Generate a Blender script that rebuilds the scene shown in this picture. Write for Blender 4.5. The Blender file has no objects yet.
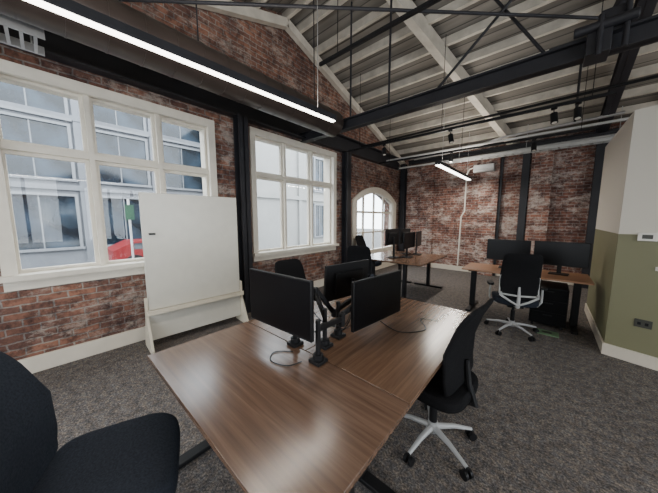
import bpy, bmesh, math, random
from mathutils import Matrix, Vector
random.seed(4)
S=bpy.context.scene
COL=S.collection
# ------------------------------------------------------------ materials
def nmat(name):
    m=bpy.data.materials.new(name); m.use_nodes=True
    nt=m.node_tree; b=nt.nodes['Principled BSDF']
    return m,nt,b
def N(nt,t,**k):
    n=nt.nodes.new(t)
    for a,v in k.items(): setattr(n,a,v)
    return n
def simple(name,col,rough=.5,metal=0,var=.12,scale=8,bump=0,bscale=60,spec=.5):
    m,nt,b=nmat(name)
    tc=N(nt,'ShaderNodeTexCoord'); no=N(nt,'ShaderNodeTexNoise')
    no.inputs['Scale'].default_value=scale; no.inputs['Detail'].default_value=4
    nt.links.new(tc.outputs['Object'],no.inputs['Vector'])
    r=N(nt,'ShaderNodeValToRGB')
    r.color_ramp.elements[0].position=.3; r.color_ramp.elements[1].position=.7
    r.color_ramp.elements[0].color=[c*(1-var) for c in col]+[1]
    r.color_ramp.elements[1].color=[min(1,c*(1+var)) for c in col]+[1]
    nt.links.new(no.outputs['Fac'],r.inputs['Fac'])
    nt.links.new(r.outputs['Color'],b.inputs['Base Color'])
    b.inputs['Roughness'].default_value=rough; b.inputs['Metallic'].default_value=metal
    b.inputs['Specular IOR Level'].default_value=spec
    if bump:
        n2=N(nt,'ShaderNodeTexNoise'); n2.inputs['Scale'].default_value=bscale
        nt.links.new(tc.outputs['Object'],n2.inputs['Vector'])
        bp=N(nt,'ShaderNodeBump'); bp.inputs['Strength'].default_value=bump; bp.inputs['Distance'].default_value=.01
        nt.links.new(n2.outputs['Fac'],bp.inputs['Height']); nt.links.new(bp.outputs['Normal'],b.inputs['Normal'])
    return m
def emis(name,col,st):
    m,nt,b=nmat(name)
    b.inputs['Base Color'].default_value=(*col,1)
    b.inputs['Emission Color'].default_value=(*col,1); b.inputs['Emission Strength'].default_value=st
    return m
def brick(name,axis,c1,c2,mortar,white,wscale=1.1,wlo=.52,wmax=.75,dark=.5):
    m,nt,b=nmat(name); L=nt.links.new
    tc=N(nt,'ShaderNodeTexCoord'); sp=N(nt,'ShaderNodeSeparateXYZ'); cb=N(nt,'ShaderNodeCombineXYZ')
    L(tc.outputs['Object'],sp.inputs[0]); L(sp.outputs[axis],cb.inputs[0]); L(sp.outputs[2],cb.inputs[1])
    nw=N(nt,'ShaderNodeTexNoise'); nw.inputs['Scale'].default_value=11
    L(tc.outputs['Object'],nw.inputs['Vector'])
    sc=N(nt,'ShaderNodeVectorMath',operation='SCALE'); sc.inputs[3].default_value=.024; L(nw.outputs['Color'],sc.inputs[0])
    ad=N(nt,'ShaderNodeVectorMath',operation='ADD'); L(cb.outputs[0],ad.inputs[0]); L(sc.outputs[0],ad.inputs[1])
    br=N(nt,'ShaderNodeTexBrick'); br.inputs['Scale'].default_value=1
    br.inputs['Brick Width'].default_value=.22; br.inputs['Row Height'].default_value=.072
    br.inputs['Mortar Size'].default_value=.009; br.inputs['Mortar Smooth'].default_value=.5; br.inputs['Bias'].default_value=-.1
    br.inputs['Color1'].default_value=(*c1,1); br.inputs['Color2'].default_value=(*c2,1); br.inputs['Mortar'].default_value=(*mortar,1)
    L(ad.outputs[0],br.inputs['Vector'])
    n1=N(nt,'ShaderNodeTexNoise'); n1.inputs['Scale'].default_value=9; n1.inputs['Detail'].default_value=7; n1.inputs['Roughness'].default_value=.75
    L(tc.outputs['Object'],n1.inputs['Vector'])
    mx=N(nt,'ShaderNodeMix',data_type='RGBA',blend_type='MULTIPLY'); mx.inputs[0].default_value=.88
    rr=N(nt,'ShaderNodeValToRGB'); rr.color_ramp.elements[0].position=.37; rr.color_ramp.elements[1].position=.56
    rr.color_ramp.elements[0].color=(.22,.22,.26,1); rr.color_ramp.elements[1].color=(1.0,1.0,1.0,1)
    L(n1.outputs['Fac'],rr.inputs[0]); L(br.outputs['Color'],mx.inputs[6]); L(rr.outputs[0],mx.inputs[7])
    n4=N(nt,'ShaderNodeTexNoise'); n4.inputs['Scale'].default_value=2.3; n4.inputs['Detail'].default_value=5; n4.inputs['Roughness'].default_value=.65
    L(tc.outputs['Object'],n4.inputs['Vector'])
    r4=N(nt,'ShaderNodeValToRGB'); r4.color_ramp.elements[0].position=.40; r4.color_ramp.elements[1].position=.58
    r4.color_ramp.elements[0].color=(.40,.38,.43,1)
    L(n4.outputs['Fac'],r4.inputs[0])
    m4=N(nt,'ShaderNodeMix',data_type='RGBA',blend_type='MULTIPLY'); m4.inputs[0].default_value=dark
    L(mx.outputs[2],m4.inputs[6]); L(r4.outputs[0],m4.inputs[7])
    mpz=N(nt,'ShaderNodeMapping'); mpz.inputs['Location'].default_value=(3.1,7.7,1.3); mpz.inputs['Scale'].default_value=(1,1,1.8); L(tc.outputs['Object'],mpz.inputs[0])
    n2=N(nt,'ShaderNodeTexNoise'); n2.inputs['Scale'].default_value=wscale; n2.inputs['Detail'].default_value=10; n2.inputs['Roughness'].default_value=.85
    L(mpz.outputs[0],n2.inputs['Vector'])
    r2=N(nt,'ShaderNodeValToRGB'); r2.color_ramp.elements[0].position=wlo; r2.color_ramp.elements[1].position=wlo+.10
    r2.color_ramp.elements[1].color=(wmax,wmax,wmax,1)
    L(n2.outputs['Fac'],r2.inputs[0])
    m2=N(nt,'ShaderNodeMix',data_type='RGBA'); L(r2.outputs[0],m2.inputs[0]); L(m4.outputs[2],m2.inputs[6]); m2.inputs[7].default_value=(*white,1)
    L(m2.outputs[2],b.inputs['Base Color'])
    b.inputs['Roughness'].default_value=.88
    iv=N(nt,'ShaderNodeMath',operation='SUBTRACT'); L(n1.outputs['Fac'],iv.inputs[0]); L(br.outputs['Fac'],iv.inputs[1])
    bp=N(nt,'ShaderNodeBump'); bp.inputs['Strength'].default_value=.8; bp.inputs['Distance'].default_value=.015
    L(iv.outputs[0],bp.inputs['Height']); L(bp.outputs['Normal'],b.inputs['Normal'])
    return m
def wood(name,axis,ca,cb_,cc,rough=.32):
    m,nt,b=nmat(name); L=nt.links.new
    tc=N(nt,'ShaderNodeTexCoord'); mp=N(nt,'ShaderNodeMapping')
    s=[20,20,20]; s[axis]=.8
    mp.inputs['Scale'].default_value=s; L(tc.outputs['Object'],mp.inputs[0])
    no=N(nt,'ShaderNodeTexNoise'); no.inputs['Scale'].default_value=2.2; no.inputs['Detail'].default_value=8; no.inputs['Roughness'].default_value=.62; no.inputs['Distortion'].default_value=.4
    L(mp.outputs[0],no.inputs['Vector'])
    r=N(nt,'ShaderNodeValToRGB'); e=r.color_ramp.elements
    e[0].position=.27; e[0].color=(*ca,1); e[1].position=.73; e[1].color=(*cc,1)
    x=e.new(.5); x.color=(*cb_,1)
    L(no.outputs['Fac'],r.inputs[0])
    L(r.outputs[0],b.inputs['Base Color']); b.inputs['Roughness'].default_value=rough
    b.inputs['Specular IOR Level'].default_value=.85
    return m
def carpet():
    m,nt,b=nmat('carpet_tweed'); L=nt.links.new
    tc=N(nt,'ShaderNodeTexCoord')
    n1=N(nt,'ShaderNodeTexNoise'); n1.inputs['Scale'].default_value=75; n1.inputs['Detail'].default_value=4; n1.inputs['Roughness'].default_value=.85
    n3=N(nt,'ShaderNodeTexNoise'); n3.inputs['Scale'].default_value=15; n3.inputs['Detail'].default_value=6; n3.inputs['Roughness'].default_value=.75
    n5=N(nt,'ShaderNodeTexNoise'); n5.inputs['Scale'].default_value=30; n5.inputs['Detail'].default_value=3
    for n in (n1,n3,n5): L(tc.outputs['Object'],n.inputs['Vector'])
    r=N(nt,'ShaderNodeValToRGB'); e=r.color_ramp.elements
    e[0].position=.35; e[0].color=(.040,.037,.037,1); e[1].position=.68; e[1].color=(.40,.37,.34,1)
    x=e.new(.5); x.color=(.145,.132,.124,1)
    L(n1.outputs['Fac'],r.inputs[0])
    m3=N(nt,'ShaderNodeMix',data_type='RGBA',blend_type='MULTIPLY'); m3.inputs[0].default_value=.85
    L(r.outputs[0],m3.inputs[6]); 
    r3=N(nt,'ShaderNodeValToRGB'); r3.color_ramp.elements[0].position=.40; r3.color_ramp.elements[1].position=.60
    r3.color_ramp.elements[0].color=(.42,.41,.42,1)
    L(n3.outputs['Fac'],r3.inputs[0]); L(r3.outputs[0],m3.inputs[7])
    m5=N(nt,'ShaderNodeMix',data_type='RGBA',blend_type='MULTIPLY'); m5.inputs[0].default_value=1
    r5=N(nt,'ShaderNodeValToRGB'); r5.color_ramp.elements[0].position=.4; r5.color_ramp.elements[1].position=.6
    r5.color_ramp.elements[0].color=(.90,.94,1,1); r5.color_ramp.elements[1].color=(1,.92,.84,1)
    L(n5.outputs['Fac'],r5.inputs[0]); L(m3.outputs[2],m5.inputs[6]); L(r5.outputs[0],m5.inputs[7])
    L(m5.outputs[2],b.inputs['Base Color']); b.inputs['Roughness'].default_value=.9; b.inputs['Specular IOR Level'].default_value=.2
    bp=N(nt,'ShaderNodeBump'); bp.inputs['Strength'].default_value=.3; bp.inputs['Distance'].default_value=.005
    L(n1.outputs['Fac'],bp.inputs['Height']); L(bp.outputs['Normal'],b.inputs['Normal'])
    return m
def glassm():
    m=bpy.data.materials.new('window_glass'); m.use_nodes=True; nt=m.node_tree; nt.nodes.clear()
    o=N(nt,'ShaderNodeOutputMaterial'); t=N(nt,'ShaderNodeBsdfTransparent'); g=N(nt,'ShaderNodeBsdfGlossy'); mx=N(nt,'ShaderNodeMixShader')
    g.inputs['Roughness'].default_value=.02; t.inputs[0].default_value=(.98,.99,.99,1)
    lw=N(nt,'ShaderNodeLayerWeight'); lw.inputs[0].default_value=.5
    pw=N(nt,'ShaderNodeMath',operation='POWER'); pw.inputs[1].default_value=4; nt.links.new(lw.outputs['Facing'],pw.inputs[0])
    ml=N(nt,'ShaderNodeMath',operation='MULTIPLY_ADD'); ml.inputs[1].default_value=.35; ml.inputs[2].default_value=.02; nt.links.new(pw.outputs[0],ml.inputs[0])
    nt.links.new(ml.outputs[0],mx.inputs[0]); nt.links.new(t.outputs[0],mx.inputs[1]); nt.links.new(g.outputs[0],mx.inputs[2]); nt.links.new(mx.outputs[0],o.inputs[0])
    return m
def split_wall():
    m,nt,b=nmat('two_tone_paint'); L=nt.links.new
    tc=N(nt,'ShaderNodeTexCoord'); sp=N(nt,'ShaderNodeSeparateXYZ'); L(tc.outputs['Object'],sp.inputs[0])
    g=N(nt,'ShaderNodeMath',operation='GREATER_THAN'); g.inputs[1].default_value=1.38; L(sp.outputs[2],g.inputs[0])
    mx=N(nt,'ShaderNodeMix',data_type='RGBA'); mx.inputs[6].default_value=(.20,.195,.11,1); mx.inputs[7].default_value=(.66,.62,.54,1)
    L(g.outputs[0],mx.inputs[0]); L(mx.outputs[2],b.inputs['Base Color']); b.inputs['Roughness'].default_value=.6
    return m
def boards():
    m,nt,b=nmat('painted_roof_boards'); L=nt.links.new
    tc=N(nt,'ShaderNodeTexCoord'); sp=N(nt,'ShaderNodeSeparateXYZ'); L(tc.outputs['Object'],sp.inputs[0])
    a=N(nt,'ShaderNodeMath',operation='MULTIPLY'); a.inputs[1].default_value=6; L(sp.outputs[1],a.inputs[0])
    f=N(nt,'ShaderNodeMath',operation='FRACT'); L(a.outputs[0],f.inputs[0])
    r=N(nt,'ShaderNodeValToRGB'); e=r.color_ramp.elements
    e[0].position=.0; e[0].color=(.015,.013,.012,1); e[1].position=.08; e[1].color=(.225,.205,.178,1)
    x=e.new(.93); x.color=(.175,.16,.14,1); x=e.new(1); x.color=(.02,.018,.016,1)
    L(f.outputs[0],r.inputs[0])
    mp=N(nt,'ShaderNodeMapping'); mp.inputs['Scale'].default_value=(.6,6,1); L(tc.outputs['Object'],mp.inputs[0])
    n=N(nt,'ShaderNodeTexNoise'); n.inputs['Scale'].default_value=1.2; n.inputs['Detail'].default_value=5; L(mp.outputs[0],n.inputs['Vector'])
    rn=N(nt,'ShaderNodeValToRGB'); rn.color_ramp.elements[0].position=.35; rn.color_ramp.elements[1].position=.65; rn.color_ramp.elements[0].color=(.5,.5,.5,1)
    L(n.outputs['Fac'],rn.inputs[0])
    mx=N(nt,'ShaderNodeMix',data_type='RGBA',blend_type='MULTIPLY'); mx.inputs[0].default_value=.8
    L(r.outputs[0],mx.inputs[6]); L(rn.outputs[0],mx.inputs[7]); L(mx.outputs[2],b.inputs['Base Color'])
    b.inputs['Roughness'].default_value=.8
    return m
M_brickL=brick('brick_side',1,(.32,.145,.092),(.15,.075,.058),(.33,.28,.24),(.46,.385,.33),2.2,.51,.65,.8)
M_brickB=brick('brick_rear',0,(.36,.155,.105),(.17,.08,.064),(.45,.38,.33),(.66,.57,.51),2.0,.495,.8,.7)
M_desk=wood('walnut_laminate_x',0,(.080,.046,.029),(.130,.075,.049),(.185,.112,.076),.22)
M_desky=wood('walnut_laminate_y',1,(.080,.043,.026),(.134,.075,.045),(.19,.112,.070),.22)
M_desko=wood('oak_laminate',0,(.22,.10,.045),(.30,.145,.07),(.36,.19,.10))
M_carpet=carpet(); M_glass=glassm(); M_split=split_wall(); M_boards=boards()
M_white=simple('white_paint',(.76,.73,.66),.45,var=.04)
M_frame=simple('cream_window_paint',(.66,.61,.52),.5,var=.05)
M_trim=simple('cream_trim',(.68,.62,.52),.5,var=.04)
M_rafter=simple('grey_white_timber',(.48,.445,.385),.7,var=.2,scale=5)
M_beamw=simple('pale_beam_timber',(.54,.50,.43),.7,var=.15,scale=5)
M_steel=simple('dark_painted_steel',(.020,.020,.024),.5,var=.25,scale=3,spec=.35)
M_duct=simple('dark_bronze_duct',(.045,.034,.030),.35,metal=.3,var=.2,scale=2)
M_black=simple('black_plastic',(.008,.008,.009),.5,var=.1,spec=.25)
M_screen=simple('black_screen',(.004,.004,.005),.35,var=.05,spec=.2)
M_fabric=simple('charcoal_blue_fabric',(.022,.026,.035),.95,var=.25,scale=120,bump=.25,bscale=400,spec=.1)
M_mesh=simple('black_mesh_weave',(.009,.009,.010),.9,var=.3,scale=200,bump=.3,bscale=500,spec=.1)
M_grey=simple('light_grey_plastic',(.36,.365,.365),.4,var=.05)
M_lgrey=simple('pale_grey_plastic',(.42,.425,.42),.4,var=.05)
M_alu=simple('polished_aluminium',(.5,.5,.5),.25,metal=.9,var=.05)
M_galv=simple('galvanised_steel',(.42,.42,.42),.4,metal=.6,var=.15)
M_board=simple('whiteboard_surface',(.62,.60,.53),.28,var=.03)
M_ply=simple('cream_ply',(.66,.60,.48),.5,var=.06)
M_led=emis('led_diffuser',(1,.95,.86),10)
M_ext=simple('facade_render_grey',(.135,.142,.155),.8,var=.25,scale=.6)
M_ext2=simple('facade_render_cream',(.25,.25,.24),.8,var=.08,scale=.6)
M_extw=simple('facade_window_frame',(.16,.168,.18),.6,var=.05)
M_extglass=simple('facade_glass',(.012,.020,.030),.10,var=.8,scale=1.3)
M_road=simple('asphalt',(.045,.045,.045),.8,var=.2)
M_red=simple('red_paint',(.16,.006,.008),.4,var=.1)
M_green=simple('green_sign_paint',(.006,.045,.02),.5,var=.1)
M_gbox=simple('green_grey_plastic',(.12,.20,.11),.5,var=.1)
M_wallp=simple('plain_plaster',(.52,.49,.44),.8,var=.05)
M_vent=simple('dark_socket',(.05,.05,.04),.5)

# ------------------------------------------------------------ builders
class MB:
    def __init__(s): s.bm=bmesh.new(); s.mi=0
    def _tag(s,n0):
        s.bm.faces.ensure_lookup_table()
        for f in s.bm.faces[n0:]: f.material_index=s.mi
    def box(s,x0,x1,y0,y1,z0,z1,R=None):
        n=len(s.bm.faces)
        m=Matrix.Translation(((x0+x1)/2,(y0+y1)/2,(z0+z1)/2))
        if R is not None: m=m@R
        m=m@Matrix.Diagonal((abs(x1-x0),abs(y1-y0),abs(z1-z0),1))
        bmesh.ops.create_cube(s.bm,size=1,matrix=m); s._tag(n); return s
    def cyl(s,p0,p1,r,r2=None,seg=16):
        n=len(s.bm.faces)
        p0=Vector(p0);p1=Vector(p1); d=p1-p0
        q=d.to_track_quat('Z','Y').to_matrix().to_4x4()
        bmesh.ops.create_cone(s.bm,cap_ends=True,segments=seg,radius1=r,radius2=r if r2 is None else r2,depth=d.length,matrix=Matrix.Translation((p0+p1)/2)@q)
        s._tag(n); return s
    def bar(s,p0,p1,w,h,up=(0,0,1)):
        n=len(s.bm.faces)
        p0=Vector(p0);p1=Vector(p1); d=p1-p0; z=d.normalized(); x=Vector(up).cross(z)
        if x.length<1e-4: x=Vector((1,0,0))
        x.normalize(); y=z.cross(x)
        R=Matrix((x,y,z)).transposed().to_4x4()
        bmesh.ops.create_cube(s.bm,size=1,matrix=Matrix.Translation((p0+p1)/2)@R@Matrix.Diagonal((w,h,d.length,1)))
        s._tag(n); return s
    def rings(s,rs,closed=False):
        n=len(s.bm.faces); vs=[[s.bm.verts.new(p) for p in r] for r in rs]; k=len(rs[0])
        for a,b in zip(vs[:-1],vs[1:]):
            for i in range(k):
                s.bm.faces.new((a[i],a[(i+1)%k],b[(i+1)%k],b[i]))
        s.bm.faces.new(list(reversed(vs[0]))); s.bm.faces.new(vs[-1]); s._tag(n); return s
    def tube(s,pts,r,seg=8):
        pts=[Vector(p) for p in pts]; rs=[]; up=Vector((0.13,.2,.97)).normalized()
        for i,p in enumerate(pts):
            t=(pts[min(i+1,len(pts)-1)]-pts[max(i-1,0)]).normalized()
            x=t.cross(up)
            if x.length<.1: x=t.cross(Vector((1,0,0)))
            x.normalize(); up=x.cross(t).normalized()
            rad=r[i] if isinstance(r,(list,tuple)) else r
            rs.append([p+rad*(math.cos(2*math.pi*j/seg)*x+math.sin(2*math.pi*j/seg)*up) for j in range(seg)])
        return s.rings(rs)
    def pad(s,a,b,th,warp,n=4,seg=56,wf=None):
        prof=[(.0,-.5),(.25,-.5),(.45,-.5),(.65,-.5),(.8,-.5),(.93,-.46),(.985,-.3),(1,0),(.985,.3),(.93,.46),(.8,.5),(.65,.5),(.45,.5),(.25,.5),(.0,.5)]
        rs=[]
        for sc,t in prof:
            sc=max(sc,.03); r=[]
            for j in range(seg):
                q=2*math.pi*j/seg; c=math.cos(q); d=math.sin(q)
                x=a*sc*math.copysign(abs(c)**(2/n),c); y=b*sc*math.copysign(abs(d)**(2/n),d)
                if wf: x*=wf(y/b)
                r.append(warp(x,y,t*th))
            rs.append(r)
        return s.rings(rs)
    def obj(s,name,mat,parent=None,bevel=0,smooth=True,seg=2,**props):
        bmesh.ops.recalc_face_normals(s.bm,faces=s.bm.faces)
        me=bpy.data.meshes.new(name); s.bm.to_mesh(me); s.bm.free()
        for mm in (mat if isinstance(mat,(list,tuple)) else [mat]): me.materials.append(mm)
        if smooth:
            for p in me.polygons: p.use_smooth=True
            me.set_sharp_from_angle(angle=math.radians(38))
        o=bpy.data.objects.new(name,me); COL.objects.link(o)
        if bevel:
            bv=o.modifiers.new('bevel','BEVEL'); bv.width=bevel; bv.segments=seg; bv.limit_method='ANGLE'
        if parent: o.parent=parent
        for k,v in props.items(): o[k]=v
        return o
def empty(name,loc=(0,0,0),rz=0,**props):
    e=bpy.data.objects.new(name,None); e.empty_display_size=.1; COL.objects.link(e)
    e.location=loc; e.rotation_euler=(0,0,rz)
    for k,v in props.items(): e[k]=v
    return e
def dup(root,loc,rz,**props):
    def cp(o,par):
        c=o.copy(); COL.objects.link(c)
        if par is not None: c.parent=par
        for ch in o.children: cp(ch,c)
        return c
    r=cp(root,None); r.location=loc; r.rotation_euler=(0,0,rz)
    for k,v in props.items(): r[k]=v
    return r
def plate(name,loops,thick,M,mat,parent=None,bevel=0,**props):
    cu=bpy.data.curves.new(name+'_c','CURVE'); cu.dimensions='2D'; cu.fill_mode='BOTH'; cu.extrude=thick/2
    for lp in loops:
        sp=cu.splines.new('POLY'); sp.points.add(len(lp)-1); sp.use_cyclic_u=True
        for i,p in enumerate(lp): sp.points[i].co=(p[0],p[1],0,1)
    co=bpy.data.objects.new(name+'_c',cu); COL.objects.link(co)
    dg=bpy.context.evaluated_depsgraph_get()
    me=bpy.data.meshes.new_from_object(co.evaluated_get(dg)); me.name=name
    bpy.data.objects.remove(co); bpy.data.curves.remove(cu)
    me.transform(M); me.materials.clear(); me.materials.append(mat)
    bm=bmesh.new(); bm.from_mesh(me); bmesh.ops.remove_doubles(bm,verts=bm.verts,dist=1e-5); bmesh.ops.recalc_face_normals(bm,faces=bm.faces); bm.to_mesh(me); bm.free()
    o=bpy.data.objects.new(name,me); COL.objects.link(o)
    if parent: o.parent=parent
    for k,v in props.items(): o[k]=v
    return o
def MX(xc): return Matrix(((0,0,1,xc),(1,0,0,0),(0,1,0,0),(0,0,0,1)))
def MY(yc): return Matrix(((1,0,0,0),(0,0,-1,yc),(0,1,0,0),(0,0,0,1)))
def rect(a,b,c,d): return [(a,c),(b,c),(b,d),(a,d)]
ST=dict(kind='structure')
P=math.pi

# ------------------------------------------------------------ shell
WX=-3.8; BY=8.0; RX=5.0; FY=-3.2
RID=3.1; RZ=5.15; SL=.335
def roof(y): return RZ-SL*abs(y-RID)
MB().box(WX-.3,RX+.2,FY-.2,BY+.3,-.1,0).obj('floor',M_carpet,smooth=False,kind='structure',label='dark grey and brown speckled loop carpet')
def arch(y0,y1,z0,zs,rise,n=20):
    pts=[(y0,z0),(y1,z0)]
    w=(y1-y0)/2; R=(w*w+rise*rise)/(2*rise); cy=(y0+y1)/2; cz=zs+rise-R; A=math.asin(w/R)
    for i in range(n+1):
        t=A-2*A*i/n; pts.append((cy+R*math.sin(t),cz+R*math.cos(t)))
    return pts
W1=(-.28,1.72,.98,2.92); W2=(2.36,4.52,.92,3.0); W3=(5.30,7.5,.55,2.02,.32)
outer=[(FY,0),(BY+.25,0),(BY+.25,roof(BY+.25)),(RID,RZ),(FY,roof(FY))]
plate('wall_left',[outer,rect(*W1),rect(*W2),arch(*W3)],.34,MX(WX-.17),M_brickL,label='weathered red brick gable wall with window openings',**ST)
MB().box(WX,RX,BY,BY+.25,0,roof(BY)).obj('wall_back',M_brickB,smooth=False,label='old red brick wall with pale mortar patches',**ST)
pl=[(FY,0),(BY,0),(BY,roof(BY)),(RID,RZ),(FY,roof(FY))]
FILL_R=[(-2.7,.4,.7,2.9),(1.0,3.8,.7,2.7)]  # invented out-of-view openings, let sky light in as soft fill
plate('wall_right',[pl]+[rect(*w) for w in FILL_R],.15,MX(RX+.075),M_wallp,label='plain plaster end wall with unseen window openings added for fill light',**ST)
FILL_F=[(-3.0,-.3,.7,2.7)]  # invented opening behind the camera, gives flat fill from the sky
plate('wall_front',[rect(WX,RX,0,roof(FY))]+[rect(*w) for w in FILL_F],.15,MY(FY-.075),M_wallp,label='plain plaster wall with an unseen wide window opening added for fill light',**ST)
b=MB()
for ya,yb in ((FY-.2,RID),(RID,BY+.3)):
    za,zb=roof(ya),roof(yb)
    b.rings([[Vector((x,y,z+o)) for (y,z,o) in ((ya,za,0),(yb,zb,0),(yb,zb,.08),(ya,za,.08))] for x in (WX-.35,RX+.2)])
b.obj('ceiling',M_boards,smooth=False,label='pitched ceiling of grey painted timber boards',**ST)
k=0
y=-2.6
ys=[]
while y<BY-.1:
    if abs(y-RID)>.2: ys.append(y)
    y+=.46
for y in ys+[RID]:
    k+=1; z=roof(y)
    MB().box(WX,RX,y-.032,y+.032,z-.13,z-.002).obj('trim_%d'%k,M_rafter,smooth=False,label='pale painted timber purlin under the roof',**ST)
for x in (-3.72,1.6,3.4):
    k+=1
    b=MB()
    b.bar((x,RID,roof(RID)-.2),(x,BY-.02,roof(BY)-.2),.10,.14)
    b.bar((x,RID,roof(RID)-.2),(x,FY+.02,roof(FY)-.2),.10,.14)
    b.obj('trim_%d'%k,M_beamw,smooth=False,label='pale painted sloping rafter',**ST)
k+=1
MB().bar((-1.98,3.4,4.85),(-.74,BY-.02,3.33),.13,.22).obj('trim_%d'%k,M_beamw,smooth=False,label='straight pale diagonal roof beam',**ST)
MB().box(WX,WX+.03,FY,BY,0,.17).obj('baseboard_left',M_trim,smooth=False,bevel=.005,label='cream painted tall skirting board',**ST)
MB().box(WX,RX,BY-.03,BY,0,.14).obj('baseboard_back',M_trim,smooth=False,bevel=.005,label='cream skirting board below brick',**ST)

# ------------------------------------------------------------ windows
def window(idx,y0,y1,z0,z1,cols,tz,lab):
    b=MB(); c=.095
    xi=WX+.035
    b.box(WX-.02,xi,y0-.03,y0+c-.03,z0+.03,z1-c+.03); b.box(WX-.02,xi,y1-c+.03,y1+.03,z0+.03,z1-c+.03)
    b.box(WX-.019,xi+.001,y0-.03,y1+.03,z1-c+.03,z1+.04)
    b.box(WX-.022,WX+.10,y0-.06,y1+.06,z0-.02,z0+.03)
    b.box(WX-.021,WX+.025,y0-.03,y1+.03,z0-.12,z0-.02)
    ya,yb,za,zb=y0+.05,y1-.05,z0+.03,z1-.05
    n=len(cols)+1; ed=[ya]+cols+[yb]
    h=.022
    for cc in cols: b.box(WX-.14,WX-.012,cc-h,cc+h,za,zb)
    for i in range(n):
        b.box(WX-.138,WX-.015,ed[i]+(h if i else 0),ed[i+1]-(h if i<n-1 else 0),tz-.03,tz+.03)
    b.box(WX-.3,WX-.021,y0,y0+.05,z0+.03,z1-.05); b.box(WX-.3,WX-.021,y1-.05,y1,z0+.03,z1-.05)
    b.box(WX-.3,WX-.021,y0,y1,z1-.05,z1); b.box(WX-.3,WX-.023,y0,y1,z0,z0+.03)
    for i in range(n):
        l=ed[i]+(.0 if i==0 else h); r=ed[i+1]-(.0 if i==n-1 else h)
        for lo,hi in ((za,tz-.03),(tz+.03,zb)):
            s=.034
            X0,X1=WX-.12,WX-.07
            b.box(X0,X1,l,l+s,lo,hi); b.box(X0,X1,r-s,r,lo,hi); b.box(X0,X1,l+s,r-s,lo,lo+s); b.box(X0,X1,l+s,r-s,hi-s,hi)
            if hi==tz-.03:
                b.box(WX-.07,WX-.04,(l+r)/2-.02,(l+r)/2+.02,lo+.01,lo+.03)
    w=b.obj('window_%d'%idx,M_frame,smooth=False,label=lab,**ST)
    MB().box(WX-.099,WX-.093,ya,yb,za,zb).obj('window_glass',M_glass,parent=w,smooth=False)
    return w
window(1,*W1,[.40,1.05],2.22,'cream painted six-light casement window')
window(2,*W2,[3.08,3.80],2.30,'cream painted six-light window with divided panes')
y0,y1,z0,zs,rise=W3
w=plate('window_3',[arch(y0-.09,y1+.09,z0-.08,zs,rise+.09),arch(y0+.09,y1-.09,z0+.09,zs-.03,rise-.05)],.16,MX(WX-.03),M_frame,label='cream segmental arched multi-pane window',**ST)
b=MB()
w_=(y1-y0)/2; R_=(w_*w_+rise*rise)/(2*rise)
def az(y): return zs+rise-R_+math.sqrt(R_*R_-(y-(y0+y1)/2)**2)
for i in range(1,4):
    yy=y0+(y1-y0)*i/4; ww=.03
    b.box(WX-.10,WX-.06,yy-ww,yy+ww,z0,az(yy)-.02)
for zz,ww in ((1.15,.02),(1.72,.03)):
    b.box(WX-.098,WX-.062,y0+.03,y1-.03,zz-ww,zz+ww)
b.obj('glazing_bars',M_frame,parent=w,smooth=False)
plate('window_glass',[arch(y0,y1,z0,zs,rise)],.005,MX(WX-.12),M_glass,parent=w)
idx=3
def fillwin(M,r,n,lab):
    global idx; idx+=1
    a,b_,c,d=r; wd=(b_-a)/n
    loops=[rect(a-.05,b_+.05,c-.05,d+.05)]+[rect(a+i*wd+.04,a+(i+1)*wd-.04,c+.04,d-.04) for i in range(n)]
    plate('window_%d'%idx,loops,.06,M,M_white,label=lab,**ST)  # frames for the added fill-light openings, all out of view
for r in FILL_R: fillwin(MX(RX-.0),r,4,'unseen white framed window added to end wall for fill light')
for r in FILL_F: fillwin(MY(FY+.0),r,3,'unseen white framed window added to plain wall for fill light')

# ------------------------------------------------------------ partition
def prism(name,pts,z0,z1,mat,**p):
    return MB().rings([[Vector((x,y,z)) for x,y in pts] for z in (z0,z1)]).obj(name,mat,smooth=False,**p)
PX,PY=.59,4.12; yw=math.radians(-16); dx,dy=math.cos(yw),math.sin(yw)
Lp=3.2; PE=5.9
prism('wall_partition',[(PX,PY),(PX+dx*Lp,PY+dy*Lp),(PX+dx*Lp,PY+dy*Lp+.2),(PX+.13,PY+.15),(PX+.13,PE),(PX,PE)],0,2.66,M_split,label='low partition wall painted cream above olive green',**ST)
t=.015
prism('baseboard_right',[(PX-t,PY-t),(PX+dx*Lp,PY+dy*Lp-t),(PX+dx*Lp,PY+dy*Lp),(PX,PY),(PX,PE),(PX-t,PE)],0,.13,M_trim,label='cream skirting board on the partition',**ST)
def onwall(s,z,w,h,d,mat,name,lab,cat,extra=None):
    c=Vector((PX+dx*s,PY+dy*s,z))
    e=MB().box(-w/2,w/2,-d,0,-h/2,h/2).obj(name,mat,bevel=.004,label=lab,category=cat)
    e.location=c+Vector((0,-.0005,0)); e.rotation_euler=(0,0,yw)
    return e
th=onwall(.20,1.36,.13,.085,.025,M_white,'thermostat','small white wall thermostat above the green paint','thermostat')
MB().box(-.035,.035,-.028,-.024,-.02,.022).obj('display',M_vent,parent=th,smooth=False)
so=onwall(.25,.45,.12,.085,.012,M_vent,'power_socket','dark double power socket on green wall','socket')
for sx in (-.025,.025): MB().box(sx-.012,sx+.012,-.018,-.011,-.015,.015).obj('switch',M_black,parent=so,smooth=False)
sw_=onwall(.30,1.04,.05,.04,.012,M_white,'wall_switch','tiny white wall switch below the thermostat','switch')
MB().box(-.01,.01,-.016,-.011,-.01,.01).obj('button',M_lgrey,parent=sw_,smooth=False)

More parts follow.
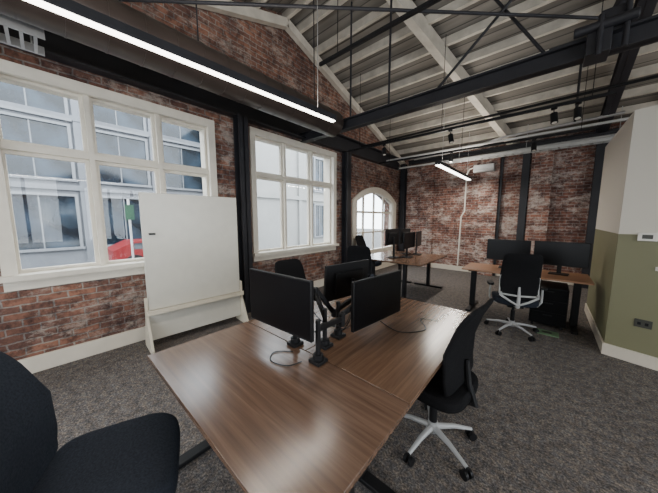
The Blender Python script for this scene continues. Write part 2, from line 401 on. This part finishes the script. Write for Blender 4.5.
# ------------------------------------------------------------ steel structure
def hcol(name,x,y,w,z0,z1,ax,lab):
    b=MB(); f=.02
    if ax=='x':
        b.box(x,x+w,y-.008,y+.008,z0,z1); b.box(x,x+f,y-w/2,y+w/2,z0,z1); b.box(x+w-f,x+w,y-w/2,y+w/2,z0,z1)
    else:
        b.box(x-.008,x+.008,y,y+w,z0,z1); b.box(x-w/2,x+w/2,y,y+f,z0,z1); b.box(x-w/2,x+w/2,y+w-f,y+w,z0,z1)
    return b.obj(name,M_steel,smooth=False,label=lab,category='steel column')
hcol('steel_column',WX+.036,2.12,.16,0,3.1,'x','dark painted steel column against the brick wall')
hcol('steel_column',WX+.036,4.83,.16,0,3.1,'x','dark painted steel column beside the arched window')
hcol('steel_column',-.50,BY-.185,.15,0,3.3,'y','dark painted steel column on the rear brick wall')
hcol('steel_column',.74,BY-.20,.16,0,3.3,'y','dark painted steel column near the partition')
hcol('steel_column',WX+.14,BY-.20,.16,0,3.3,'y','dark painted steel column in the brick corner')
for xx,hw,dp in ((-1.25,.22,.18),(-.20,.20,.20),(-2.9,.2,.08)):
    MB().box(xx-hw,xx+hw,BY-dp,BY,.0,3.2).obj('wall_pier',M_brickB,smooth=False,label='stepped brick pier on rear wall',**ST)
MB().box(-1.02,-.97,BY-.12,BY-.035,0.0,3.2).obj('steel_post',M_steel,smooth=False,label='narrow dark steel post beside a brick pier',category='steel column')
b=MB()
b.box(WX,WX+.02,FY,BY-.25,3.12,3.42); b.box(WX,WX+.14,FY,BY-.25,3.10,3.12); b.box(WX,WX+.14,FY,BY-.25,3.42,3.44)
b.obj('steel_beam',M_steel,smooth=False,label='dark steel channel beam above the windows',category='beam')
def ibeam(p0,p1,w,h,name,lab):
    b=MB(); p0=Vector(p0);p1=Vector(p1)
    u=Vector((0,0,1))
    b.bar(p0,p1,.02,h); b.bar(p0+u*(h/2-.01),p1+u*(h/2-.01),w,.02); b.bar(p0-u*(h/2-.01),p1-u*(h/2-.01),w,.02)
    return b.obj(name,M_steel,smooth=False,label=lab,category='beam')
ibeam((WX+.02,3.5,3.12),(RX-.02,3.5,3.12),.12,.17,'steel_beam','dark steel tie beam spanning the room')
ibeam((.70,3.7,4.62),(.70,BY-.02,3.30),.16,.24,'steel_beam','dark steel rafter sloping down above the partition')
ibeam((WX+.4,BY-.35,3.26),(RX-.02,BY-.35,3.26),.12,.12,'steel_beam','dark steel beam along the top of the brick')
b=MB(); b.box(.14,.30,3.38,3.62,3.02,3.26); b.box(.22,.40,3.42,3.58,3.18,3.38); b.cyl((.05,3.38,3.24),(.44,3.38,3.24),.04); b.cyl((.3,3.5,3.3),(.62,3.9,4.4),.045)
b.box(-.12,.14,3.445,3.555,3.206,3.22); b.cyl((.22,3.36,2.99),(.22,3.36,3.32),.02); b.cyl((.38,3.40,3.02),(.38,3.40,3.42),.02)
b.obj('steel_bracket',M_steel,bevel=.006,label='bulky dark steel joint bracket on tie beam',category='bracket')
for a,c in (((-1.2,3.5,3.22),(0,3.5,4.3)),((-.14,3.56,3.22),(-1.1,3.56,4.75)),((-2.6,3.5,3.22),(-2.6,3.5,4.95)),((-3.7,.33,3.70),(.30,4.15,3.68)),((-1.9,3.5,3.22),(-1.9,3.5,4.9)),((.2,5.6,3.05),(.2,5.6,4.2))):
    MB().cyl(a,c,.016,seg=10).obj('tie_rod',M_steel,label='slim dark steel truss rod under the roof',category='rod')
b=MB(); b.cyl((-2.85,FY+.1,3.13),(-2.85,3.38,3.13),.20,seg=40)
yy=FY+.3
while yy<3.35: b.cyl((-2.85,yy,3.13),(-2.85,yy+.012,3.13),.204,seg=40); yy+=.24
dct=b.obj('ventilation_duct',M_duct,label='large round dark bronze ventilation duct under ceiling',category='duct')
for yy in (-1.0,1.2,2.9):
    MB().cyl((-2.85,yy,3.3),(-2.85,yy,roof(yy)-.1),.008,seg=6).obj('hanger_rod',M_steel,parent=dct)
def ladder(x0,x1,ty0,ty1,z):
    b=MB()
    for xx in (x0,x1): b.box(xx-.006,xx+.006,ty0,ty1,z,z+.07)
    yy=ty0+.02
    while yy<ty1: b.box(x0,x1,yy,yy+.02,z+.002,z+.01); yy+=.07
    tr=b.obj('cable_tray',M_galv,smooth=False,label='galvanised perforated cable tray near the window head',category='cable tray')
    for yy in (-1,ty1-.07):
        MB().cyl(((x0+x1)/2,yy,z+.005),((x0+x1)/2,yy,roof(yy)-.1),.006,seg=6).obj('hanger_rod',M_galv,parent=tr)
ladder(-3.35,-3.05,-1.5,.12,2.93)
b=MB()
b.box(-2.2,2.4,7.30,7.315,3.04,3.10); b.box(-2.2,2.4,7.485,7.50,3.04,3.10); xx=-2.19
while xx<2.4: b.box(xx,xx+.03,7.315,7.485,3.042,3.05); xx+=.16
tr=b.obj('cable_tray',M_lgrey,smooth=False,label='pale grey cable tray along the top of the rear wall',category='cable tray')
for xx in (-1.9,-.5,.9): MB().cyl((xx,7.4,3.045),(xx,7.4,roof(7.4)-.05),.006,seg=6).obj('hanger_rod',M_galv,parent=tr)
b=MB(); b.tube([(-3.7,7.56,3.12),(-2,7.56,3.14),(0,7.56,3.17),(.9,7.56,3.18)],.03,10); b.obj('pipe',M_lgrey,label='grey horizontal service pipe along rear wall',category='pipe')
b=MB(); b.tube([(-3.0,7.1,3.22),(-1.6,7.1,3.27),(-.9,7.1,3.40),(.9,7.1,3.46)],.03,10); b.obj('pipe',M_galv,label='galvanised pipe stepping up along the roof edge',category='pipe')
b=MB(); b.tube([(-3.6,5.3,3.30),(-2,5.3,3.32),(2.5,5.3,3.36)],.022,8); b.obj('pipe',M_black,label='thin black sprinkler pipe crossing under the roof',category='pipe')
b=MB(); b.tube([(-3.6,6.6,3.18),(-1.5,6.6,3.2),(2.5,6.6,3.22)],.024,8); b.obj('pipe',M_lgrey,label='slim pale pipe crossing under the roof',category='pipe')
b=MB(); b.tube([(-1.62,7.76,2.90),(-1.72,7.80,2.88),(-1.80,7.87,2.75),(-1.82,7.95,2.5),(-1.82,7.955,1.75),(-1.90,7.955,1.6),(-1.92,7.955,.16)],.020,8); b.obj('conduit',M_white,label='white jogged conduit running down the brick',category='pipe')
b=MB(); b.box(-1.60,-1.13,7.62,7.8195,2.76,2.94); b.box(-1.58,-1.15,7.60,7.625,2.78,2.82); b.obj('air_unit',M_grey,bevel=.01,label='pale box shaped air unit high on brick wall',category='air conditioner')
def track(y,z,x0,x1):
    t=MB().box(x0,x1,y-.018,y+.018,z-.018,z+.018).obj('lighting_track',M_black,smooth=False,label='slim black lighting track hung below the roof',category='lighting track')
    for xx in (x0+.3,(x0+x1)/2,x1-.2):
        MB().cyl((xx,y,z),(xx,y,roof(y)-.05),.005,seg=6).obj('suspension_wire',M_black,parent=t)
    return t
track(4.65,3.05,-3.5,.5); track(6.0,3.0,-3.5,.5); track(2.55,3.55,-2.4,.5)
def spot(x,y,z,tilt=.3):
    e=empty('spotlight',(x,y,z),label='small black track spotlight hanging from the track',category='spotlight',group='track spotlights')
    MB().box(-.03,.03,-.014,.014,-.03,0).obj('adapter',M_black,parent=e,smooth=False)
    MB().cyl((0,0,-.03),(0,0,-.10),.006,seg=8).obj('stem',M_black,parent=e)
    MB().cyl((0,0,-.08),(.03,-.02,-.21),.040,seg=20).obj('lamp_head',M_black,parent=e)
    MB().cyl((.03,-.02,-.2101),(.0303,-.0202,-.2114),.028,seg=20).obj('lens',M_white,parent=e)
    return e
s0=spot(-1.35,4.65,3.032)
for (x,y,z) in ((-.05,4.65,3.032),(.18,4.65,3.032),(-2.6,4.65,3.032),(-.3,6.0,2.982),(-1.7,6.0,2.982)): dup(s0,(x,y,z),random.uniform(-1,1))
def pendant(x,y0,y1,z,lab,grp='linear pendants',rz=0,pd=23,pu=28,hw=.022):
    e=empty('pendant_light',(x,y0,z),rz,label=lab,category='light',group=grp)
    L=y1-y0
    MB().box(-hw-.008,hw+.008,0,L,.0,.06).obj('housing',M_steel,parent=e,smooth=False,bevel=.003)
    MB().box(-hw,hw,.01,L-.01,-.010,.001).obj('diffuser',M_led,parent=e,smooth=False)
    for yy in (.25,L-.25):
        MB().cyl((0,yy,.06),(0,yy,roof(y0+yy)-z-.05),.0035,seg=6).obj('suspension_wire',M_galv,parent=e)
    for nm,zz,rx,pw in (('lamp_down',-.012,0,pd),('fill_up',.064,P,pu)):  # upward lamp is added fill for the room; downward one sits at the diffuser
        l=bpy.data.lights.new(nm,'AREA'); l.shape='RECTANGLE'; l.size=.04; l.size_y=L-.05; l.energy=pw; l.color=(1,.92,.82)
        o=bpy.data.objects.new(nm,l); COL.objects.link(o); o.location=(0,L/2,zz); o.rotation_euler=(rx,0,0); o.parent=e
    return e
pendant(-2.04,-.9,2.22,2.62,'long slim linear LED pendant glowing above desks',rz=math.radians(-3.2))
pendant(-1.65,5.0,7.5,2.56,'slim linear LED pendant near the rear wall',pu=38,pd=52,hw=.045)
pendant(2.0,-1.5,1.6,2.6,'unseen linear LED pendant added for fill light')  # added out of view to brighten the room
pendant(.2,-2.9,-.6,2.6,'unseen linear LED pendant added for fill light',pu=16,pd=16)  # extra fixture behind the camera, added as fill
pendant(2.6,4.6,7.2,2.75,'unseen linear LED pendant added beyond the partition for fill light',pu=38,pd=25)  # extra out-of-view fixture, added to lift the far side

# ------------------------------------------------------------ whiteboard
wb=empty('whiteboard',(-3.42,1.27,0),math.radians(-3),label='tall freestanding cream whiteboard on a wheeled ply base',category='whiteboard')
MB().box(-.02,.02,-.56,.56,.47,1.84).obj('board_panel',M_board,parent=wb,bevel=.006)
b=MB(); b.box(-.03,.10,-.58,.58,.43,.465); b.box(.09,.10,-.58,.58,.465,.49); b.obj('tray',M_ply,parent=wb,bevel=.004)
MB().box(-.015,.015,-.56,.56,.10,.43).obj('lower_panel',M_board,parent=wb,bevel=.003)
for s in (-1,1):
    MB().rings([[Vector((x,s*.565+o,z)) for x,z in ((-.16,.0),(.20,.0),(.20,.05),(.03,.40),(.03,.62),(-.03,.62),(-.03,.40),(-.16,.05))] for o in (0,s*.025)]).obj('side_leg',M_ply,parent=wb,smooth=False)
MB().box(.021,.05,-.50,-.44,1.36,1.38).obj('marker_clip',M_black,parent=wb)

# ------------------------------------------------------------ desks
def desk(x0,x1,y0,y1,mat,legaxis,lab,zt=.73,color=M_black,inset=.12):
    cx,cy=(x0+x1)/2,(y0+y1)/2
    e=empty('desk',(cx,cy,0),label=lab,category='desk',group='office desks')
    w=(x1-x0)/2; d=(y1-y0)/2
    MB().box(-w,w,-d,d,zt-.025,zt).obj('tabletop',mat,parent=e,bevel=.002)
    if legaxis=='x':
        b=MB().box(-w+inset,w-inset,-.03,.03,zt-.075,zt-.027); b.obj('crossbar',color,parent=e,smooth=False)
        for s in (-1,1):
            X=s*(w-inset)
            b=MB(); b.box(X-.04,X+.04,-.03,.03,.03,zt-.04); b.box(X-.03,X+.03,-d+.05,d-.05,zt-.05,zt-.027); b.box(X-.035,X+.035,-d+.04,d-.04,.005,.035)
            b.obj('leg',color,parent=e,bevel=.004)
    else:
        b=MB().box(-.03,.03,-d+inset,d-inset,zt-.075,zt-.027); b.obj('crossbar',color,parent=e,smooth=False)
        for s in (-1,1):
            Y=s*(d-inset)
            b=MB(); b.box(-.03,.03,Y-.04,Y+.04,.03,zt-.04); b.box(-w+.05,w-.05,Y-.03,Y+.03,zt-.05,zt-.027); b.box(-w+.04,w-.04,Y-.035,Y+.035,.005,.035)
            b.obj('leg',color,parent=e,bevel=.004)
    return e
desk(-1.75,-.40,.335,1.0,M_desk,'x','walnut laminate sit-stand desk with black legs')
desk(-1.75,-1.08,1.006,2.39,M_desky,'y','walnut laminate desk facing its neighbour')
desk(-1.074,-.40,1.006,2.39,M_desky,'y','walnut laminate desk facing its neighbour')
desk(-3.0,-2.32,4.3,5.8,M_desky,'y','walnut desk with monitors near the arched window')
desk(-2.314,-1.62,4.3,5.8,M_desky,'y','walnut desk with monitors near the arched window')
desk(-1.02,.50,4.5,5.2,M_desko,'x','warm oak desk with black legs beside the partition')

# ------------------------------------------------------------ monitors
def monitor(cx,cy,z0,w,h,face,stand=None,lab='black flat monitor on an arm above the desk',tilt=0):
    e=empty('monitor',(cx,cy,z0),face+P/2,label=lab,category='monitor',group='computer monitors')
    e.rotation_euler=(tilt,0,face+P/2)
    b=MB(); b.box(-w/2,w/2,-.012,.012,0,h); b.box(-w*.32,w*.32,.01,.035,h*.2,h*.78)
    b.obj('housing',M_black,parent=e,bevel=.004)
    MB().box(-w/2+.008,w/2-.008,-.0135,-.0125,.016,h-.008).obj('screen',M_screen,parent=e,smooth=False)
    if stand is not None:
        hz=z0-stand
        b=MB(); b.box(-.11,.11,-.06,.12,-hz,-hz+.012); b.box(-.025,.025,.035,.06,-hz+.01,h*.5)
        b.obj('stand',M_black,parent=e,bevel=.004)
    return e
monitor(-1.20,.90,.872,.56,.345,-P/2+.05,lab='black flat monitor on an arm over the near walnut desk')
monitor(-.90,1.58,.79,.58,.345,0+math.radians(-6),lab='black flat monitor on an arm facing the mesh chair')
monitor(-1.26,1.66,.88,.50,.30,P-.15,lab='black flat monitor seen from behind on an arm',tilt=-.08)
def arm(bx,by,tx,ty,tz,elbow,lab='black articulated monitor arm clamped to desk'):
    e=empty('articulated_arm',(bx,by,.731),label=lab,category='monitor arm',group='monitor arms')
    b=MB(); b.box(-.04,.04,-.04,.04,0,.02); b.cyl((0,0,.01),(0,0,.05),.03); b.obj('clamp',M_black,parent=e,bevel=.003)
    b=MB(); b.cyl((0,0,.04),(0,0,.25),.015); b.obj('pole',M_black,parent=e)
    el=Vector(elbow)-Vector((bx,by,.731)); tt=Vector((tx,ty,tz))-Vector((bx,by,.731))
    b=MB(); b.bar((0,0,.20),el,.026,.033); b.cyl(el-Vector((0,0,.05)),el+Vector((0,0,.04)),.021); b.obj('lower_arm',M_black,parent=e,bevel=.006)
    b=MB(); b.bar(el+Vector((0,0,.03)),tt,.026,.033); b.cyl(tt-Vector((0,0,.03)),tt+Vector((0,0,.03)),.019); b.obj('upper_arm',M_black,parent=e,bevel=.006)
    return e
arm(-1.18,1.01,-1.20,.958,1.03,(-1.33,1.07,.98))
arm(-.93,.965,-.966,1.50,.97,(-.96,1.22,.90),)
arm(-1.04,1.28,-1.192,1.66,1.02,(-1.08,1.66,.96))
arm(-1.02,1.12,-1.13,1.34,.86,(-1.16,1.18,1.04),lab='black folded spare monitor arm on the desk seam')
monitor(-2.15,5.0,.93,.56,.33,0,stand=.731,lab='black monitor on stand at the far desk cluster')
monitor(-2.15,5.5,.93,.50,.33,math.radians(10),stand=.731,lab='black monitor on stand at the far desk cluster')
monitor(-2.42,4.75,1.0,.56,.33,P,stand=.731,lab='black monitor on stand seen from behind')
monitor(-2.45,5.45,.98,.52,.33,P,stand=.731,lab='black monitor on stand seen from behind')
monitor(-.46,4.98,.86,.58,.34,-P/2+.05,stand=.731,lab='black monitor on oak desk behind the mesh chair')
monitor(.17,4.90,.86,.60,.35,-P/2-.12,stand=.731,lab='black monitor on oak desk close to the partition')
pe=empty('drawer_pedestal',(.09,4.84,0),label='black three-drawer pedestal under the oak desk',category='drawer unit')
MB().box(-.2,.2,-.26,.26,.05,.58).obj('body',M_black,parent=pe,bevel=.006)
for i in range(3):
    d_=MB().box(-.19,.19,-.275,-.262,.06+i*.172,.222+i*.172).obj('drawer',M_mesh,parent=pe,bevel=.003)
    MB().box(-.05,.05,-.285,-.274,.18+i*.172,.195+i*.172).obj('handle',M_black,parent=d_)
for sx in (-.16,.16):
    for sy in (-.22,.22): MB().cyl((sx-.015,sy,.025),(sx+.015,sy,.025),.025,seg=12).obj('caster',M_black,parent=pe)
fb=MB().box(-.12,.12,-.09,.09,0,.012).obj('floor_box',M_gbox,bevel=.004,label='small greenish power box set on the carpet',category='floor box')
fb.location=(.10,4.36,.0005)
MB().box(-.05,.05,-.03,.03,.011,.016).obj('lid',M_vent,parent=fb,smooth=False)
def cable(pts,r,lab):
    P_=[Vector(p) for p in pts]; out=[]
    for i in range(len(P_)-1):
        p0=P_[max(i-1,0)];p1=P_[i];p2=P_[i+1];p3=P_[min(i+2,len(P_)-1)]
        for k in range(8):
            t=k/8; out.append(.5*((2*p1)+(-p0+p2)*t+(2*p0-5*p1+4*p2-p3)*t*t+(-p0+3*p1-3*p2+p3)*t**3))
    out.append(P_[-1])
    return MB().tube(out,r,6).obj('cable',M_black,label=lab,category='cable')
cable([(-1.12,.94,.735),(-1.20,.86,.735),(-1.14,.79,.735),(-1.03,.82,.735),(-1.0,.9,.735)],.003,'thin black cable looping on the walnut desktop')
cable([(-.95,1.7,.735),(-.75,1.62,.735),(-.62,1.78,.735),(-.72,1.95,.735),(-.60,2.0,.735)],.003,'thin black cable curled on the walnut desktop')
cable([(-1.0,1.45,1.0),(-1.0,1.38,.86),(-.99,1.28,.80),(-.995,1.22,.84),(-.98,1.05,.92)],.004,'black cable sagging between the monitor arms')
cable([(-1.15,1.1,.98),(-1.1,1.2,.84),(-1.05,1.35,.78),(-1.08,1.5,.86),(-1.12,1.6,.95)],.004,'black cable sagging between the monitor arms')
cable([(-1.16,1.04,1.0),(-1.12,1.05,.86),(-1.05,1.06,.84),(-1.0,1.05,.92)],.004,'black cable sagging between the monitor arms')

# ------------------------------------------------------------ chairs
def chair(loc,rz,lab,frame,basem,backm,arms=False,topz=1.03,seatm=M_fabric,bw=.225,yspine=True,rec=.16,nn=4.5,base_r=.30,sn=4,sth=.085,by0=.235,bq=.3,rim=False,tp=.12):
    e=empty('office_chair',(loc[0],loc[1],0),rz,label=lab,category='chair',group='office chairs')
    ba=MB()
    for i in range(5):
        q=2*P*i/5+bq; c,s=math.cos(q),math.sin(q)
        ba.tube([(0.02*c,.02*s,.105),(.15*c,.15*s,.10),(base_r*c,base_r*s,.072)],[.022,.016,.011],8)
    ba.cyl((0,0,.07),(0,0,.15),.032)
    bo=ba.obj('base',basem,parent=e)
    for i in range(5):
        q=2*P*i/5+bq; c,s=math.cos(q),math.sin(q); x,y=base_r*c,base_r*s
        w=MB()
        for o in (-.018,.018): w.cyl((x-s*(o-.009),y+c*(o-.009),.028),(x-s*(o+.009),y+c*(o+.009),.028),.028,seg=14)
        w.cyl((x,y,.03),(x,y,.075),.008,seg=8); w.obj('caster',M_black,parent=bo)
    MB().cyl((0,0,.14),(0,0,.30),.026).cyl((0,0,.29),(0,0,.38),.018).obj('gas_lift',M_black,parent=e)
    MB().box(-.09,.09,-.14,.10,.365,.415).obj('mechanism',M_black,parent=e,bevel=.012)
    def sw(x,y,t):
        yy=y/.24
        return Vector((x,y+.02,.452+t-.035*max(0,yy)**3+.012*abs(x/.25)**2))
    MB().pad(.25,.25,sth,sw,n=sn).obj('seat',seatm,parent=e)
    zc=(.50+topz)/2; hb=(topz-.50)/2
    def by(z): r=z-.55; return -by0-rec*r+.05*math.sin(max(0,min(r,.5))/.5*P)
    def bwf(x,y,t):
        z=zc+y
        return Vector((x,by(z)+.32*x*x*1.2+t,z))
    MB().pad(bw,hb,.032,bwf,n=nn,wf=lambda v:1.0-tp*max(0,v)-.06*max(0,-v)).obj('backrest',backm,parent=e)
    sp=MB()
    sp.tube([(0,-.10,.39),(0,-.25,.42),(0,by(.54)-.04,.53),(0,by(.68)-.03,.68)],[.024,.024,.018,.012],8)
    if yspine:
        for s in (-1,1): sp.tube([(s*(bw-.01 if z<.9 else bw-.035),by(z)+.012,z) for z in (.57,.68,.8,.92,topz-.05)],.010,8)
        sp.tube([(-.19,by(.57),.57),(0,by(.565)-.03,.565),(.19,by(.57),.57)],.012,8)
    if rim:
        zz=.60
        sp.tube([(-.19,by(zz)-.03,zz),(-.20,by(zz)-.02,.56),(-.10,by(.55)-.04,.50),(0,-.26,.44),(.10,by(.55)-.04,.50),(.20,by(zz)-.02,.56),(.19,by(zz)-.03,zz)],.014,8)
    sp.obj('back_support',frame,parent=e)
    if arms:
        for s in (-1,1):
            a=MB(); a.tube([(s*.10,-.02,.39),(s*.25,-.03,.40),(s*.285,-.03,.46),(s*.285,-.03,.64)],[.014,.014,.014,.012],8)
            a.obj('arm_bracket',frame,parent=e)
            MB().pad(.04,.12,.028,lambda x,y,t,s=s:Vector((s*.285+x,y,.655+t)),n=3,seg=20).obj('armrest',M_black,parent=e)
    return e
chair((-1.35,.08),math.radians(-20),'charcoal fabric task chair pulled up beside walnut desk',M_black,M_black,M_fabric,topz=1.05,yspine=False,nn=9,bw=.22,sn=5.5,sth=.11,rec=.26,tp=.18)
chair((-.50,1.67),math.radians(84),'black mesh task chair with pale grey star base at desk',M_black,M_grey,M_mesh,topz=1.06,yspine=False,rec=.20,bw=.24,nn=8,by0=.17,bq=.55,base_r=.28,seatm=M_mesh)
chair((-2.15,1.95),math.radians(-95),'black task chair behind the monitors at the desk',M_black,M_black,M_mesh,nn=7)
chair((-.27,4.14),math.radians(14),'black mesh chair with light grey frame at the oak desk',M_lgrey,M_grey,M_mesh,arms=True,topz=1.12,bw=.21,rim=True,nn=8,tp=.06)
chair((-3.30,5.3),math.radians(-85),'black high-backed chair beside the far desks',M_black,M_black,M_mesh,topz=1.12,nn=7)
chair((-2.55,3.80),math.radians(25),'black task chair at the end of the far desks',M_black,M_alu,M_mesh,topz=1.08,nn=7)

# ------------------------------------------------------------ exterior
MB().box(-40,WX-.36,-30,40,-.5,-.4).obj('ground',M_road,smooth=False,label='asphalt street outside the windows',**ST)
def building(x,y0,y1,h,mat,wy,wz,ww,wh,lab,n0=0):
    e=empty('building',(x,(y0+y1)/2,-.4),label=lab,category='building')
    L=(y1-y0)/2
    b=MB().box(-3,0,-L,L,0,h)
    for z in wz[:-1]: b.box(0,.15,-L,L,z+wh/2+.25,z+wh/2+.45)
    yy=-L+.2
    while yy<L: b.box(0,.12,yy-.12,yy+.12,0,h); yy+=wy
    b.obj('facade',mat,parent=e,smooth=False)
    y=-L+wy/2+.2+n0*wy; 
    me=None
    while y<L-.5:
        for z in wz:
            if me is None:
                w=MB(); w.box(0,.10,-ww/2-.1,-ww/2,-wh/2,wh/2); w.box(0,.10,ww/2,ww/2+.1,-wh/2,wh/2); w.box(0,.10,-ww/2-.1,ww/2+.1,wh/2,wh/2+.1); w.box(0,.16,-ww/2-.15,ww/2+.15,-wh/2-.1,-wh/2)
                w.box(0,.05,-.02,.02,-wh/2,wh/2)
                w.mi=1; w.box(.0,.02,-ww/2,ww/2,-wh/2,wh/2)
                me=w.obj('window',[M_extw,M_extglass],parent=e,smooth=False); o=me
            else:
                o=me.copy(); COL.objects.link(o)
            o.location=(.001,y,z)
        y+=wy
    return e
building(-15,-12,8.4,7.9,M_ext,2.6,[1.8,4.6,7.0],2.0,2.1,'grey building with rows of large dark windows')
building(-11,6.4,13.0,7.3,M_ext2,3.3,[1.8,4.6],.8,1.9,'plain pale rendered building across the street',n0=1)
v=empty('car',(-12.3,3.3,-.4),0,label='red car parked on the street outside',category='car')
MB().rings([[Vector((x,y,z)) for y,z in ((-1.9,.3),(1.9,.3),(1.9,.7),(1.1,.78),(.6,1.08),(-1.2,1.08),(-1.8,.78))] for x in (-.8,.8)]).obj('body',M_red,parent=v,smooth=False)
MB().box(.79,.81,-1.2,.55,.80,1.02).obj('side_window',M_extglass,parent=v)
for yy in (-1.2,1.25): MB().cyl((.65,yy,.30),(.85,yy,.30),.30,seg=24).obj('wheel',M_black,parent=v)
sg=empty('street_sign',(-10.8,1.92,-.4),0,label='green street sign board on a post',category='sign')
MB().cyl((0,0,0),(0,0,2.6),.035).obj('post',M_galv,parent=sg)
MB().box(.05,.09,-.12,.12,1.9,2.4).obj('sign_panel',M_green,parent=sg)

# ------------------------------------------------------------ world, portals
wd=bpy.data.worlds.new('overcast'); S.world=wd; wd.use_nodes=True
bg=wd.node_tree.nodes['Background']; bg.inputs[0].default_value=(.86,.93,1,1); bg.inputs[1].default_value=10
def portal(loc,sx,sy,rot):
    l=bpy.data.lights.new('window_portal','AREA'); l.shape='RECTANGLE'; l.size=sx; l.size_y=sy
    l.cycles.is_portal=True
    o=bpy.data.objects.new('window_portal',l); COL.objects.link(o)
    o.location=loc; o.rotation_euler=rot
for (a,b_,c,d) in (W1,W2,(W3[0],W3[1],W3[2],W3[3]+W3[4])):
    portal((WX-.32,(a+b_)/2,(c+d)/2),d-c,b_-a,(0,-P/2,0))
for (a,b_,c,d) in FILL_R: portal((RX+.14,(a+b_)/2,(c+d)/2),d-c,b_-a,(0,P/2,0))
for (a,b_,c,d) in FILL_F: portal(((a+b_)/2,FY-.14,(c+d)/2),b_-a,d-c,(P/2,0,0))

# ------------------------------------------------------------ camera
cam=bpy.data.cameras.new('camera'); co=bpy.data.objects.new('camera',cam); COL.objects.link(co)
cam.sensor_width=36; cam.lens=36*248/658; cam.clip_start=.03
co.location=(0,0,1.55)
co.rotation_euler=(math.radians(90-6.5),0,math.radians(41.3))
S.camera=co
